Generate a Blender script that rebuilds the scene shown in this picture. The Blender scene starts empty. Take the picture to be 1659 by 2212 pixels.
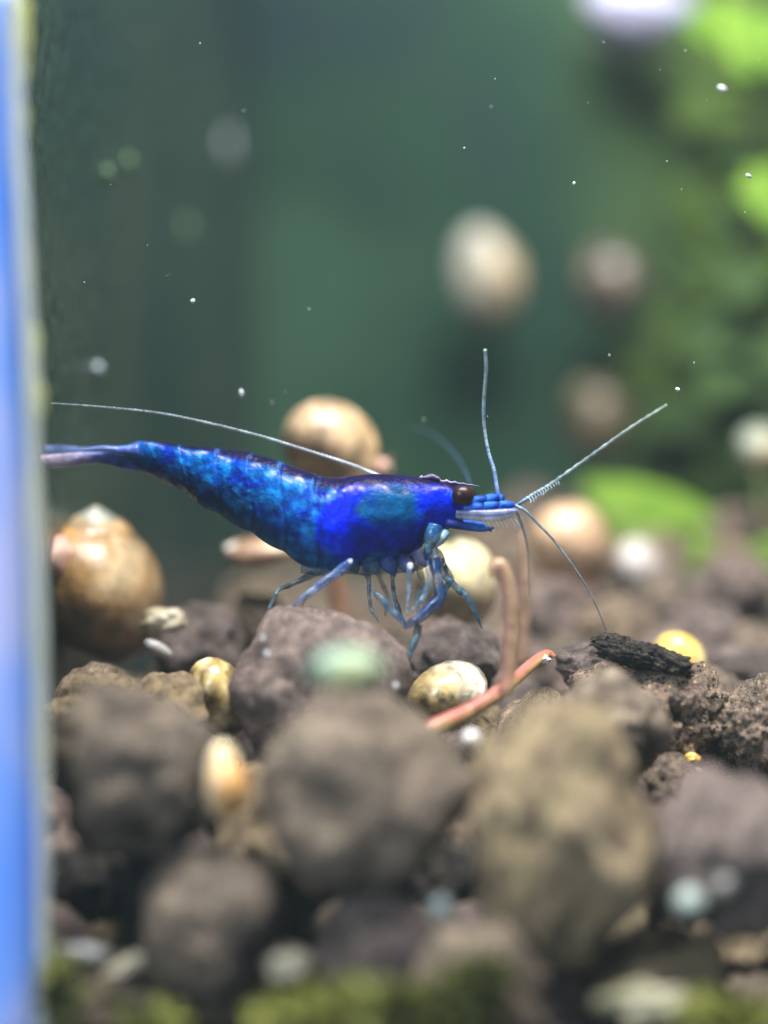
import bpy, bmesh, math, random
from mathutils import Vector, Matrix, Euler, noise
R = math.radians
rnd = random.Random(7)
S = bpy.context.scene
COL = S.collection
# ------------------------------------------------------------------ units: 1 unit = 1 cm
S.unit_settings.scale_length = 0.01
# ------------------------------------------------------------------ camera, light, exposure
CAMZ, PITCH, FOC = 3.5, R(4.0), 9.0
FPX = 1659 * 90 / 36.0
cd = bpy.data.cameras.new('camera'); cam = bpy.data.objects.new('camera', cd); COL.objects.link(cam)
cd.sensor_fit = 'HORIZONTAL'; cd.sensor_width = 36; cd.lens = 90
cd.clip_start = 0.05; cd.clip_end = 500
cam.location = (0, 0, CAMZ); cam.rotation_euler = (R(90) - PITCH, 0, 0)
cd.dof.use_dof = True; cd.dof.focus_distance = FOC
cd.dof.aperture_fstop = 0.09 / (2 * 0.27)
S.camera = cam
W = bpy.data.worlds.new('World'); S.world = W; W.use_nodes = True
W.node_tree.nodes['Background'].inputs[0].default_value = (0.50, 0.62, 0.85, 1)
W.node_tree.nodes['Background'].inputs[1].default_value = 0.14
def area(name, loc, look, sx, sy, power, colr):
    d = bpy.data.lights.new(name, 'AREA'); d.shape = 'RECTANGLE'; d.size = sx; d.size_y = sy
    d.energy = power; d.color = colr
    o = bpy.data.objects.new(name, d); COL.objects.link(o); o.location = loc
    o.rotation_euler = (Vector(look) - Vector(loc)).to_track_quat('-Z', 'Y').to_euler()
area('tank_lamp', (0.6, 7.0, 16), (0.3, 9.2, 2.0), 12, 5, 10500, (1.0, 0.97, 0.93))
area('front_fill', (-9, -4, 10), (-1.2, 9, 2.4), 6, 6, 2600, (0.80, 0.90, 1.0))  # unseen fill lamp added to light the blue edge from front left
S.view_settings.view_transform = 'Standard'; S.view_settings.look = 'None'
S.view_settings.exposure = 0.0; S.view_settings.gamma = 1.0
S.cycles.use_denoising = True
S.cycles.max_bounces = 8; S.cycles.transparent_max_bounces = 16
S.cycles.sample_clamp_indirect = 6.0
S.cycles.caustics_reflective = False; S.cycles.caustics_refractive = False

FW = Vector((0, math.cos(PITCH), -math.sin(PITCH))); UP = Vector((0, math.sin(PITCH), math.cos(PITCH)))
def P(px, py, d):                     # a sight line of the photograph, at its own distance d
    return Vector((0, 0, CAMZ)) + FW * d + Vector((1, 0, 0)) * ((px - 829.5) * d / FPX) - UP * ((py - 1106) * d / FPX)
def sz(n, d): return n * d / FPX

# ------------------------------------------------------------------ object helpers
def tag(o, label=None, cat=None, group=None, kind=None):
    for k, v in (('label', label), ('category', cat), ('group', group), ('kind', kind)):
        if v: o[k] = v
    return o
def empty(name, loc, label, cat, group=None):
    o = bpy.data.objects.new(name, None); COL.objects.link(o); o.location = loc
    o.empty_display_size = 0.1
    return tag(o, label, cat, group)
def link(name, me, mat=None, parent=None, loc=None, smooth=True):
    o = bpy.data.objects.new(name, me); COL.objects.link(o)
    if mat and not me.materials: me.materials.append(mat)
    if smooth: me.polygons.foreach_set('use_smooth', [True] * len(me.polygons))
    if parent:
        o.parent = parent
        o.location = (Vector(loc) if loc is not None else Vector((0, 0, 0)))
    elif loc is not None: o.location = loc
    return o
def shift(pts, org): return [tuple(Vector(p) - org) for p in pts]
def mesh(name, v, f):
    me = bpy.data.meshes.new(name); me.from_pydata([tuple(x) for x in v], [], f); me.update(); return me
def paint(me, cols):
    a = me.color_attributes.new('pigment', 'FLOAT_COLOR', 'POINT')
    a.data.foreach_set('color', [c for q in cols for c in (q[0], q[1], q[2], q[3] if len(q) > 3 else 1.0)])
def lerp(a, b, t): return a + (b - a) * t
def mixc(a, b, t):
    t = max(0, min(1, t)); return tuple(lerp(a[i], b[i], t) for i in range(3))
def sstep(a, b, x):
    t = max(0, min(1, (x - a) / (b - a))); return t * t * (3 - 2 * t)
def crom(pts, n):
    pts = [tuple(p) for p in pts]; k = len(pts[0]); out = []
    q = [tuple(2 * pts[0][i] - pts[1][i] for i in range(k))] + pts + [tuple(2 * pts[-1][i] - pts[-2][i] for i in range(k))]
    for s in range(len(pts) - 1):
        a, b, c, d = q[s:s + 4]
        for j in range(n):
            t = j / n
            out.append(tuple(0.5 * (2 * b[i] + (c[i] - a[i]) * t + (2 * a[i] - 5 * b[i] + 4 * c[i] - d[i]) * t * t + (3 * b[i] - a[i] - 3 * c[i] + d[i]) * t ** 3) for i in range(k)))
    out.append(pts[-1]); return out
def tube(ctrl, n=6, seg=8, org=Vector((0, 0, 0)), cap=True, rip=0.0, ripn=1.0):
    """ctrl: (px, py, depth, radius_px) -> verts, faces"""
    ev = crom(ctrl, n); cen = [P(e[0], e[1], e[2]) for e in ev]; V, F = [], []
    for i, c in enumerate(cen):
        t = (cen[min(i + 1, len(cen) - 1)] - cen[max(i - 1, 0)]).normalized()
        a = t.cross(Vector((0, 1, 0.01))).normalized(); b = t.cross(a).normalized()
        r = sz(max(ev[i][3] * (0.85 if ev[i][3] < 6 else 1), 0.3), ev[i][2]) * (1 + rip * math.sin(i * ripn))
        for k in range(seg):
            w = 2 * math.pi * k / seg
            V.append(c - org + (a * math.cos(w) + b * math.sin(w)) * r)
    for i in range(len(cen) - 1):
        for k in range(seg):
            k2 = (k + 1) % seg
            F.append((i * seg + k, i * seg + k2, (i + 1) * seg + k2, (i + 1) * seg + k))
    if cap:
        m = len(V); V.append(cen[0] - org); V.append(cen[-1] - org); L = (len(cen) - 1) * seg
        for k in range(seg):
            k2 = (k + 1) % seg
            F.append((m, k2, k)); F.append((m + 1, L + k, L + k2))
    return V, F
def ico(sub, fn):
    bm = bmesh.new(); bmesh.ops.create_icosphere(bm, subdivisions=sub, radius=1.0)
    for v in bm.verts: v.co = fn(v.co.copy())
    me = bpy.data.meshes.new('lump'); bm.to_mesh(me); bm.free(); return me

# ------------------------------------------------------------------ material helpers
def nm(name):
    m = bpy.data.materials.new(name); m.use_nodes = True
    nt = m.node_tree; b = nt.nodes['Principled BSDF']; return m, nt, b
def nd(nt, t, **kw):
    n = nt.nodes.new(t)
    for k, v in kw.items():
        if k in n.inputs: n.inputs[k].default_value = v
        else: setattr(n, k, v)
    return n
def ramp(nt, fac, stops):
    r = nt.nodes.new('ShaderNodeValToRGB'); e = r.color_ramp.elements
    while len(e) < len(stops): e.new(0.5)
    for i, (p, c) in enumerate(stops): e[i].position = p; e[i].color = (c[0], c[1], c[2], 1)
    nt.links.new(fac, r.inputs[0]); return r.outputs[0]
def mixn(nt, fac, a, b, mode='MIX'):
    m = nt.nodes.new('ShaderNodeMix'); m.data_type = 'RGBA'; m.blend_type = mode
    for s, x in ((m.inputs[0], fac), (m.inputs[6], a), (m.inputs[7], b)):
        if hasattr(x, 'is_output'): nt.links.new(x, s)
        elif isinstance(x, (int, float)): s.default_value = x
        else: s.default_value = (x[0], x[1], x[2], 1)
    return m.outputs[2]
def bump(nt, b, h, st, dist):
    n = nd(nt, 'ShaderNodeBump'); n.inputs['Strength'].default_value = st; n.inputs['Distance'].default_value = dist
    nt.links.new(h, n.inputs['Height']); nt.links.new(n.outputs[0], b.inputs['Normal'])
def coord(nt, which='Object'): return nd(nt, 'ShaderNodeTexCoord').outputs[which]

def soil_mat(name, dark, mid, light, film=None, speck=0.0, scale=1.0):
    m, nt, b = nm(name); oc = coord(nt); L = nt.links
    info = nd(nt, 'ShaderNodeObjectInfo')
    off = nd(nt, 'ShaderNodeVectorMath', operation='ADD'); L.new(oc, off.inputs[0])
    mu = nd(nt, 'ShaderNodeMath', operation='MULTIPLY'); mu.inputs[1].default_value = 37.0
    L.new(info.outputs['Random'], mu.inputs[0]); L.new(mu.outputs[0], off.inputs[1]); v = off.outputs[0]
    n1 = nd(nt, 'ShaderNodeTexNoise', Scale=2.7 * scale, Detail=8.0, Roughness=0.62); L.new(v, n1.inputs['Vector'])
    n2 = nd(nt, 'ShaderNodeTexNoise', Scale=26.0 * scale, Detail=6.0, Roughness=0.7); L.new(v, n2.inputs['Vector'])
    c = ramp(nt, n1.outputs[0], [(0.30, dark), (0.5, mid), (0.68, light)])
    g = ramp(nt, n2.outputs[0], [(0.36, (0.35, 0.33, 0.33)), (0.5, (1, 1, 1)), (0.64, (1.7, 1.62, 1.5))])
    c = mixn(nt, 1.0, c, g, 'MULTIPLY')
    if film:
        n3 = nd(nt, 'ShaderNodeTexNoise', Scale=3.2 * scale, Detail=3.0); L.new(v, n3.inputs['Vector'])
        f = ramp(nt, n3.outputs[0], [(0.47, (0, 0, 0)), (0.62, (1, 1, 1))])
        c = mixn(nt, f, c, film)
    if speck:
        vo = nd(nt, 'ShaderNodeTexVoronoi', Scale=15.0 * scale); L.new(v, vo.inputs['Vector'])
        k = ramp(nt, vo.outputs['Distance'], [(0.28, (1, 1, 1)), (0.42, (0, 0, 0))])
        sp = nd(nt, 'ShaderNodeSeparateColor'); L.new(vo.outputs['Color'], sp.inputs[0])
        s1 = ramp(nt, sp.outputs[0], [(0.40, (0, 0, 0)), (0.45, (1, 1, 1))])
        kk = mixn(nt, 1.0, k, s1, 'MULTIPLY')
        c = mixn(nt, kk, c, (0.012, 0.011, 0.014))
        s2 = ramp(nt, sp.outputs[1], [(1 - speck - .01, (0, 0, 0)), (1 - speck, (1, 1, 1))])
        kk2 = mixn(nt, 1.0, k, s2, 'MULTIPLY')
        c = mixn(nt, kk2, c, (0.62, 0.47, 0.22))
        rr = ramp(nt, kk2, [(0, (0.75,) * 3), (1, (0.2,) * 3)]); L.new(rr, b.inputs['Roughness'])
    else: b.inputs['Roughness'].default_value = 0.72
    hv = ramp(nt, info.outputs['Random'], [(0, (0.75, 0.75, 0.77)), (0.5, (1, 1, 1)), (1, (1.22, 1.16, 1.08))])
    c = mixn(nt, 1.0, c, hv, 'MULTIPLY')
    L.new(c, b.inputs['Base Color']); b.inputs['Specular IOR Level'].default_value = 0.35
    bump(nt, b, n2.outputs[0], 1.0, 0.05)
    return m
SOIL = soil_mat('soil_brown', (0.075, 0.058, 0.045), (0.235, 0.185, 0.140), (0.46, 0.375, 0.28))
SOILT = soil_mat('soil_tan', (0.07, 0.055, 0.036), (0.24, 0.188, 0.125), (0.46, 0.37, 0.245), film=(0.42, 0.34, 0.20))
SOILP = soil_mat('soil_mauve', (0.068, 0.054, 0.053), (0.215, 0.168, 0.155), (0.42, 0.335, 0.305))
SOILS = soil_mat('soil_speckled', (0.05, 0.04, 0.036), (0.21, 0.16, 0.13), (0.46, 0.36, 0.29), speck=0.16, scale=1.0)
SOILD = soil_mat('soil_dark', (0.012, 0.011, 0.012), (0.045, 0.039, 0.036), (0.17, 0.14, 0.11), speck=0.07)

def pig_mat(name, rough=0.3, alpha=1.0, sss=0.0, bumps=None, coat=0.0, spec=0.5, vary=None, trans=0.0):
    """colour from the 'pigment' attribute; its fourth value is opacity"""
    m, nt, b = nm(name); L = nt.links
    a = nd(nt, 'ShaderNodeAttribute', attribute_name='pigment'); c = a.outputs['Color']
    if vary:
        n = nd(nt, 'ShaderNodeTexNoise', Scale=vary[0], Detail=5.0, Roughness=0.6); L.new(coord(nt), n.inputs['Vector'])
        g = ramp(nt, n.outputs[0], [(0.34, (vary[1],) * 3), (0.5, (1, 1, 1)), (0.66, (vary[2],) * 3)])
        c = mixn(nt, 1.0, c, g, 'MULTIPLY')
    L.new(c, b.inputs['Base Color'])
    b.inputs['Roughness'].default_value = rough; b.inputs['Specular IOR Level'].default_value = spec
    if alpha == 'attr': L.new(a.outputs['Alpha'], b.inputs['Alpha'])
    else: b.inputs['Alpha'].default_value = alpha
    if sss:
        b.inputs['Subsurface Weight'].default_value = sss; b.inputs['Subsurface Radius'].default_value = (0.04, 0.06, 0.2)
        b.inputs['Subsurface Scale'].default_value = 0.6
    if coat: b.inputs['Coat Weight'].default_value = coat; b.inputs['Coat Roughness'].default_value = 0.12
    if trans: b.inputs['Transmission Weight'].default_value = trans
    if bumps:
        n = nd(nt, 'ShaderNodeTexNoise', Scale=bumps[0], Detail=4.0); L.new(coord(nt), n.inputs['Vector'])
        bump(nt, b, n.outputs[0], bumps[1], bumps[2])
    return m
def plain(name, c, rough=0.5, alpha=1.0, sss=0, vary=None, spec=0.5):
    m, nt, b = nm(name); b.inputs['Base Color'].default_value = (*c, 1); b.inputs['Roughness'].default_value = rough
    b.inputs['Alpha'].default_value = alpha; b.inputs['Specular IOR Level'].default_value = spec
    if vary:
        n = nd(nt, 'ShaderNodeTexNoise', Scale=vary[0], Detail=4.0); nt.links.new(coord(nt), n.inputs['Vector'])
        nt.links.new(ramp(nt, n.outputs[0], [(0.35, c), (0.65, vary[1])]), b.inputs['Base Color'])
    if sss:
        b.inputs['Subsurface Weight'].default_value = sss; b.inputs['Subsurface Radius'].default_value = (0.1, 0.08, 0.06)
    return m

# ================================================================== THE TANK
tank = empty('aquarium', (0, 11, 0), 'glass aquarium with a bright blue left corner edge and a murky green back', 'aquarium')
TO = Vector((0, 11, 0))
BACK = 16.4
m, nt, b = nm('back_glass'); L = nt.links; oc = coord(nt)
n1 = nd(nt, 'ShaderNodeTexNoise', Scale=0.33, Detail=2.5, Roughness=0.5); L.new(oc, n1.inputs['Vector'])
c = ramp(nt, n1.outputs[0], [(0.36, (0.006, 0.021, 0.025)), (0.5, (0.011, 0.037, 0.022)), (0.64, (0.026, 0.066, 0.040))])
sx = nd(nt, 'ShaderNodeSeparateXYZ'); L.new(oc, sx.inputs[0])
n4 = nd(nt, 'ShaderNodeTexNoise', Scale=0.5, Detail=3.0); L.new(oc, n4.inputs['Vector'])
am = nd(nt, 'ShaderNodeMath', operation='MULTIPLY_ADD'); am.inputs[1].default_value = 1.6; L.new(n4.outputs[0], am.inputs[0]); L.new(sx.outputs[0], am.inputs[2])
mr = nd(nt, 'ShaderNodeMapRange'); mr.inputs['From Min'].default_value = 2.2; mr.inputs['From Max'].default_value = 4.0; L.new(am.outputs[0], mr.inputs[0])
c = mixn(nt, mr.outputs[0], c, (0.065, 0.115, 0.022))
L.new(c, b.inputs['Base Color']); b.inputs['Roughness'].default_value = 0.6; b.inputs['Specular IOR Level'].default_value = 0.1
MBACK = m
def slab(name, q, th, mat, parent, nrm):
    """a pane: quad q of world corners, thickness th along nrm"""
    q = [Vector(p) - TO for p in q]; n = Vector(nrm).normalized() * th
    v = q + [p + n for p in q]
    f = [(0, 1, 2, 3), (7, 6, 5, 4), (0, 4, 5, 1), (1, 5, 6, 2), (2, 6, 7, 3), (3, 7, 4, 0)]
    o = link(name, mesh(name, v, f), mat, parent, smooth=False); return o
X0, X1 = -1.86, -1.075       # the side pane leans in towards the back corner
slab('back_pane', [(X1, BACK, 0), (9, BACK, 0), (9, BACK, 11), (X1, BACK, 11)], 0.4, MBACK, tank, (0, 1, 0))
m, nt, b = nm('side_glass'); L = nt.links; oc = coord(nt)
mp = nd(nt, 'ShaderNodeMapping'); mp.inputs['Scale'].default_value = (1, 0.35, 0.5); L.new(oc, mp.inputs[0])
n1 = nd(nt, 'ShaderNodeTexNoise', Scale=0.8, Detail=3.0); L.new(mp.outputs[0], n1.inputs['Vector'])
c = ramp(nt, n1.outputs[0], [(0.33, (0.010, 0.027, 0.033)), (0.5, (0.027, 0.047, 0.039)), (0.67, (0.048, 0.070, 0.056))])  # dark green reflection in the glass, put into its base colour
L.new(c, b.inputs['Base Color']); b.inputs['Roughness'].default_value = 0.32
mp2 = nd(nt, 'ShaderNodeMapping'); mp2.inputs['Scale'].default_value = (1, 1.3, 0.8); mp2.inputs['Rotation'].default_value = (0.5, 0, 0); L.new(oc, mp2.inputs[0])
n2 = nd(nt, 'ShaderNodeTexNoise', Scale=9.0, Detail=3.0); L.new(mp2.outputs[0], n2.inputs['Vector'])
bump(nt, b, n2.outputs[0], 0.5, 0.06)
slab('side_pane', [(X0, 7.1, 0), (X1, BACK, 0), (X1, BACK, 11), (X0, 7.1, 11)], 0.4, m, tank, (-1, 0.08, 0))
slab('base_pane', [(X0, 7.1, 0), (9, 7.1, 0), (9, BACK, 0), (X1, BACK, 0)], 0.4, MBACK, tank, (0, 0, -1))
# blue outside light painted on the corner trim, with a pale silicone bead down its inner edge
m, nt, b = nm('blue_lit_rim'); L = nt.links; oc = coord(nt)
mp = nd(nt, 'ShaderNodeMapping'); mp.inputs['Scale'].default_value = (1.2, 1, 0.55); L.new(oc, mp.inputs[0])
n1 = nd(nt, 'ShaderNodeTexNoise', Scale=1.6, Detail=2.0); L.new(mp.outputs[0], n1.inputs['Vector'])
c = ramp(nt, n1.outputs[0], [(0.38, (0.12, 0.31, 0.95)), (0.52, (0.20, 0.37, 0.93)), (0.64, (0.44, 0.48, 0.82))])
L.new(c, b.inputs['Base Color']); b.inputs['Roughness'].default_value = 0.35
MRIM = m
rim = [(-40, 30), (300, 38), (700, 60), (1106, 76), (1600, 88), (2300, 94)]   # photo row, inner edge
def column(name, inner, w0, w1, d0, d1, mat, parent, seg=10, wob=0):
    V, F = [], []; rows = crom(inner, 8)
    for i, (py, px) in enumerate(rows):
        for k in range(seg):
            a = 2 * math.pi * k / seg
            ca, sa = math.cos(a), math.sin(a)
            ca = math.copysign(abs(ca) ** 0.6, ca); sa = math.copysign(abs(sa) ** 0.6, sa)
            d = (d0 + d1) / 2 + sa * (d1 - d0) / 2
            wv = wob * noise.noise(Vector((i * 0.3, k * 0.8, 3.1)))
            V.append(P(px - (w0 + w1) / 2 + ca * (w0 - w1) / 2 + wv, py, d) - TO)
    n = len(rows)
    for i in range(n - 1):
        for k in range(seg):
            k2 = (k + 1) % seg; F.append((i * seg + k, (i + 1) * seg + k, (i + 1) * seg + k2, i * seg + k2))
    F.append(tuple(range(seg))); F.append(tuple((n - 1) * seg + k for k in reversed(range(seg))))
    return link(name, mesh(name, V, F), mat, parent)
column('corner_rim', rim, 4, 330, 7.35, 7.75, MRIM, tank, 14, 2)
MSIL = plain('silicone', (0.36, 0.43, 0.52), 0.4, vary=(1.6, (0.44, 0.46, 0.34)))
column('silicone_bead', rim, -15, 16, 7.30, 7.62, MSIL, tank, 8, 7)

# algae on the trim edge
MALG = plain('algae_yellow', (0.22, 0.28, 0.05), 0.8, vary=(6, (0.36, 0.36, 0.10)))
for i, (px, py, rx, ry, lab) in enumerate([
        (46, 95, 17, 95, 'tall yellow green algae patch at the very top of the blue tank edge'),
        (22, 190, 17, 42, 'yellow algae patch on the blue tank edge, below the tallest patch'),
        (36, 262, 18, 50, 'dull yellow algae patch halfway down the upper blue tank edge'),
        (30, 345, 10, 34, 'thin yellow algae smear under the upper algae patches on the tank edge'),
        (72, 745, 11, 48, 'narrow yellow green algae patch on the blue tank edge above the shrimp tail'),
        (82, 870, 9, 50, 'faint yellow algae streak on the tank edge level with the long antenna'),
        (98, 2060, 13, 55, 'dark green algae patch at the bottom of the blue tank edge')]):
    ce = P(px, py, 7.52)
    me = ico(3, lambda v, i=i: Vector((v.x * sz(rx, 7.5), v.y * 0.10, v.z * sz(ry, 7.5))) * (1 + 0.45 * noise.fractal(v * 1.8 + Vector((i * 5, 0, 0)), 1, 2, 3)))
    tag(link('algae_patch', me, MALG, None, ce), lab, 'algae', 'algae patches along the blue tank edge')
MSPOT = plain('algae_spot', (0.07, 0.14, 0.07), 0.8); MSPOTW = plain('mineral_spot', (0.30, 0.36, 0.40), 0.7)
def wall_at(px):     # where a sight line meets the side pane
    k = (px - 829.5) / FPX
    s = (X1 - X0) / (BACK - 7.1); y = (X0 - s * 7.1) / (k / math.cos(PITCH) - s); return y
for px, py, r, mt, lab in [(405, 500, 26, MSPOT, 'largest dull green algae spot on the left side glass'),
        (278, 352, 17, MSPOT, 'small green algae spot high on the left side glass'),
        (232, 375, 15, MSPOT, 'smallest green algae spot, lowest of the high pair on the side glass'),
        (495, 322, 36, MSPOTW, 'broad pale grey spot near the top of the side glass'),
        (211, 797, 13, MSPOTW, 'pale oval spot low on the side glass near the blue edge')]:
    d = wall_at(px) - 0.05; ce = P(px, py, d)
    me = ico(2, lambda v: Vector((v.x * 0.03, v.y * sz(r, d) * 1.2, v.z * sz(r, d) * 1.15)))
    tag(link('glass_spot', me, mt, None, ce), lab, 'spot', 'spots of growth on the side glass')

# soil sheet below the pellets
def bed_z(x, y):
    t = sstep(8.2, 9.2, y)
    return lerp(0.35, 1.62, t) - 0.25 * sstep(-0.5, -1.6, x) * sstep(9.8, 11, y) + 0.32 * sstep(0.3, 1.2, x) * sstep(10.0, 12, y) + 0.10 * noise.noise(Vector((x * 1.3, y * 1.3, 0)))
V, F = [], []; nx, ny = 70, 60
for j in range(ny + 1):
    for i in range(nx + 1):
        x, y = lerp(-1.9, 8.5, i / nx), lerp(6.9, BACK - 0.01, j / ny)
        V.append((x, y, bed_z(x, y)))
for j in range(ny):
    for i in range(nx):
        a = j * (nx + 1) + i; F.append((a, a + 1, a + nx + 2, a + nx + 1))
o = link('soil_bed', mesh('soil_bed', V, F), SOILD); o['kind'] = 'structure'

# ================================================================== SOIL PELLETS
def lump(seed, sub, rough=1.0, fine=0.0):
    o3 = Vector((seed * 7.3, seed * 3.1, seed * 1.7))
    def fn(v):
        w = v + 0.25 * noise.noise_vector(v * 1.3 + o3)
        cell = noise.voronoi(w * 1.25 + o3)[0]
        r = 0.98 + 0.26 * noise.noise(v * 1.15 + o3) + 0.16 * rough * noise.fractal(v * 2.2 + o3, 0.9, 2.0, 5) - 0.10 * rough * max(0, 0.25 - (cell[1] - cell[0])) * 2
        if fine:
            r += fine * (noise.fractal(v * 9 + o3, 0.8, 2.0, 4) * 0.7 - 0.9 * max(0, 0.22 - noise.voronoi(v * 7 + o3)[0][0]))
        return v * r
    return ico(sub, fn)
PLACED = []
def pellet(px, py, rx, ry, d, mat, label, seed, sub=4, rough=1.0, fine=0.0, tilt=0, group='soil pellets of the front bed', ryd=None):
    ce = P(px, py, d); me = lump(seed, sub, rough, fine); me.name = 'pellet'
    o = link('soil_pellet', me, mat, None, ce)
    k = 0.98
    o.scale = (sz(rx, d) * k, sz(ryd or min(rx, ry), d) * k * 0.95, sz(ry, d) * k); o.rotation_euler = (0, R(tilt), 0)
    tag(o, label, 'soil pellet', group); PLACED.append((ce, max(o.scale[0], o.scale[2]) * 0.9, min(o.scale)))
    return o
pellet(680, 1490, 184, 206, 8.70, SOILP, 'large rough brown pellet right under the shrimp, its legs resting on top', 36, 5, 0.35, 0.05)
pellet(775, 1715, 235, 225, 7.55, SOIL, 'big blurred brown pellet at the centre front, below the teal spot', 2, 5, 0.7)
pellet(1212, 1805, 208, 305, 7.45, SOILT, 'tallest pellet, tan and mottled, blurred in front right of centre', 57, 5, 1.0)
pellet(300, 1660, 192, 185, 7.65, SOIL, 'big blurred brown pellet beside the blue tank edge', 4, 5, 0.9)
pellet(225, 1555, 115, 105, 8.75, SOILT, 'sharp pellet with a mossy tan crest behind the left front pellet', 5, 5, 1.2, 0.06)
pellet(375, 1545, 95, 95, 8.80, SOILT, 'smooth tan hump just left of the striped golden snail', 6, 5, 0.6, 0.03)
pellet(462, 1995, 158, 175, 7.50, SOIL, 'rounded grey brown pellet low in the front left of centre', 7, 5, 0.9)
pellet(815, 2075, 135, 160, 7.45, SOILP, 'grey pellet at the bottom centre front, darkest of its row', 8, 4)
pellet(1040, 2150, 165, 165, 7.25, SOIL, 'light brown pellet at the bottom front right of the dark grey one', 9, 4)
pellet(1590, 1850, 190, 180, 7.50, SOILP, 'big mauve grey pellet blurred at the right front edge', 10, 5, 0.8)
pellet(1318, 1570, 122, 128, 8.35, SOIL, 'blurred grey brown pellet before the black-specked one', 11, 5, 0.9, 0.04)
pellet(1400, 1560, 165, 150, 9.05, SOILS, 'sharp pellet full of black and gold specks at the right', 12, 6, 1.0, 0.10)
pellet(1640, 1570, 92, 100, 8.95, SOILS, 'dark cratered pellet cut by the right edge of the photo', 13, 6, 1.2, 0.13)
pellet(1300, 1440, 110, 62, 9.25, SOILP, 'pinkish brown pellet under the black flake', 14, 5, 1.0, 0.06)
pellet(1590, 1450, 105, 62, 10.2, SOILP, 'mauve blurred pellet behind the yellow snail', 15)
pellet(425, 1395, 112, 92, 10.0, SOILP, 'dark purple brown pellet behind the mossy crest', 16)
pellet(560, 1350, 75, 70, 10.5, SOIL, 'brown pellet behind the left rear leg of the shrimp', 17)
pellet(985, 1425, 112, 85, 9.55, SOILP, 'purple pellet beneath the cream snail, between shrimp and stem', 18, 5)
pellet(1190, 1330, 100, 90, 11.2, SOILP, 'dark blurred pellet right of the upright stem', 19)
pellet(1000, 1650, 75, 70, 8.75, SOILS, 'small black specked pellet under the red root', 20, 5, 1, .08)
pellet(1440, 1700, 80, 75, 8.75, SOILS, 'lower black specked pellet below the sharp one at right', 21, 5, 1.1, .12)
pellet(1430, 2110, 150, 100, 7.6, SOILT, 'dark tan pellet low at the right front under the mauve one', 22, 4)
pellet(190, 1900, 90, 85, 8.2, SOILD, 'dark shaded pellet deep in the gap beside the blue edge', 23, 4)  # gap shade put into these three pellets by the dark soil colour
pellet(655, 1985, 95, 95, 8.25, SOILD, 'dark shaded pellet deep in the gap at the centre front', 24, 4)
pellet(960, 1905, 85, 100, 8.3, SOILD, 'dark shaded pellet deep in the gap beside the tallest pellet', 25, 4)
pellet(230, 2180, 130, 90, 7.55, SOIL, 'brown pellet in the bottom left corner under the white chips', 26, 4)
pellet(660, 2230, 120, 85, 7.4, SOILP, 'half hidden grey pellet at the bottom edge among green algae', 27, 4)
# the bed behind
VAR = [lump(100 + i, 4, 1.0) for i in range(6)]
for i, me in enumerate(VAR):
    me.name = 'bed_pellet'; me.materials.append([SOIL, SOILP, SOIL, SOILT, SOILP, SOIL][i])
    me.polygons.foreach_set('use_smooth', [True] * len(me.polygons))
SNAILS_KEEP = [(P(985, 1270, 9.95), 0.40), (P(968, 1490, 8.95), .16), (P(472, 1500, 8.95), .17), (P(215, 1270, 9.9), 0.40)]
def clear(c, r):
    for q, a, mn in PLACED:
        if (q - c).length < (a + r) * 0.80: return False
    for q, a in SNAILS_KEEP:
        if (q - c).length < a + r * 0.85: return False
    return True
MARKS = [(130, 1400, 'under the amber snail by the blue edge'), (340, 1340, 'near the cream chip beside the amber snail'), (500, 1300, 'below the shrimp abdomen'), (650, 1330, 'behind the shrimp rear legs'),
         (800, 1330, 'between the shrimp legs and the brown stem'), (900, 1400, 'just left of the cream snail foot'), (1080, 1390, 'between the cream snail and the hooked stem'), (1160, 1400, 'right beside the hooked stem'), (1240, 1290, 'under the pinkish white snail'),
         (1130, 1230, 'between the shrimp mouth and the pinkish white snail'), (1380, 1310, 'below the pale grey snail'), (1330, 1240, 'between the pinkish and the grey snail'), (1480, 1340, 'behind the yellow snail'), (1560, 1400, 'right of the yellow snail'), (1600, 1300, 'at the foot of the low bright green plant'),
         (1500, 1220, 'behind the bright green leaf'), (1640, 1450, 'at the right edge above the cratered pellet'), (1400, 1180, 'far back under the olive plant'), (1620, 1200, 'far back at the right edge'), (700, 1230, 'far back below the shrimp body'), (950, 1190, 'far back behind the shrimp head'), (420, 1250, 'far back by the side glass')]
def bed_label(o, c, r):
    q = c - Vector((0, 0, CAMZ)); d = q.dot(FW); px = 829.5 + q.x * FPX / d; py = 1106 - q.dot(UP) * FPX / d
    w = min(MARKS, key=lambda t: (t[0] - px) ** 2 + (t[1] - py) ** 2)[2]
    if not (-80 < px < 1740): w = 'of the bed running on beyond the photo edge'
    hue = {SOIL.name: 'brown', SOILP.name: 'mauve', SOILT.name: 'tan'}[o.data.materials[0].name]
    size = 'small' if r < .245 else 'large' if r > .30 else 'mid sized'
    far = 'strongly blurred' if c.y > 12.5 else 'softly blurred' if c.y > 10 else 'nearly sharp'
    tag(o, '%s %s %s pellet %s' % (size, far, hue, w), 'soil pellet', 'pellets of the bed behind the shrimp')
GAPS = [(190, 1920, 'beside the blue tank edge'), (330, 1860, 'above the rounded grey brown pellet'), (510, 1830, 'under the orange and cream snail'), (650, 1950, 'under the big central pellet'), (960, 1900, 'left of the tallest tan pellet'),
        (1020, 2050, 'under the left side of the tallest tan pellet'), (1440, 1680, 'between the tan and the mauve front pellets'), (1500, 2080, 'under the mauve front pellet'), (1640, 1720, 'under the cratered pellet'), (520, 1640, 'below the golden striped snail'), (980, 1640, 'below the red root'), (260, 1520, 'under the mossy crest')]
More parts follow.
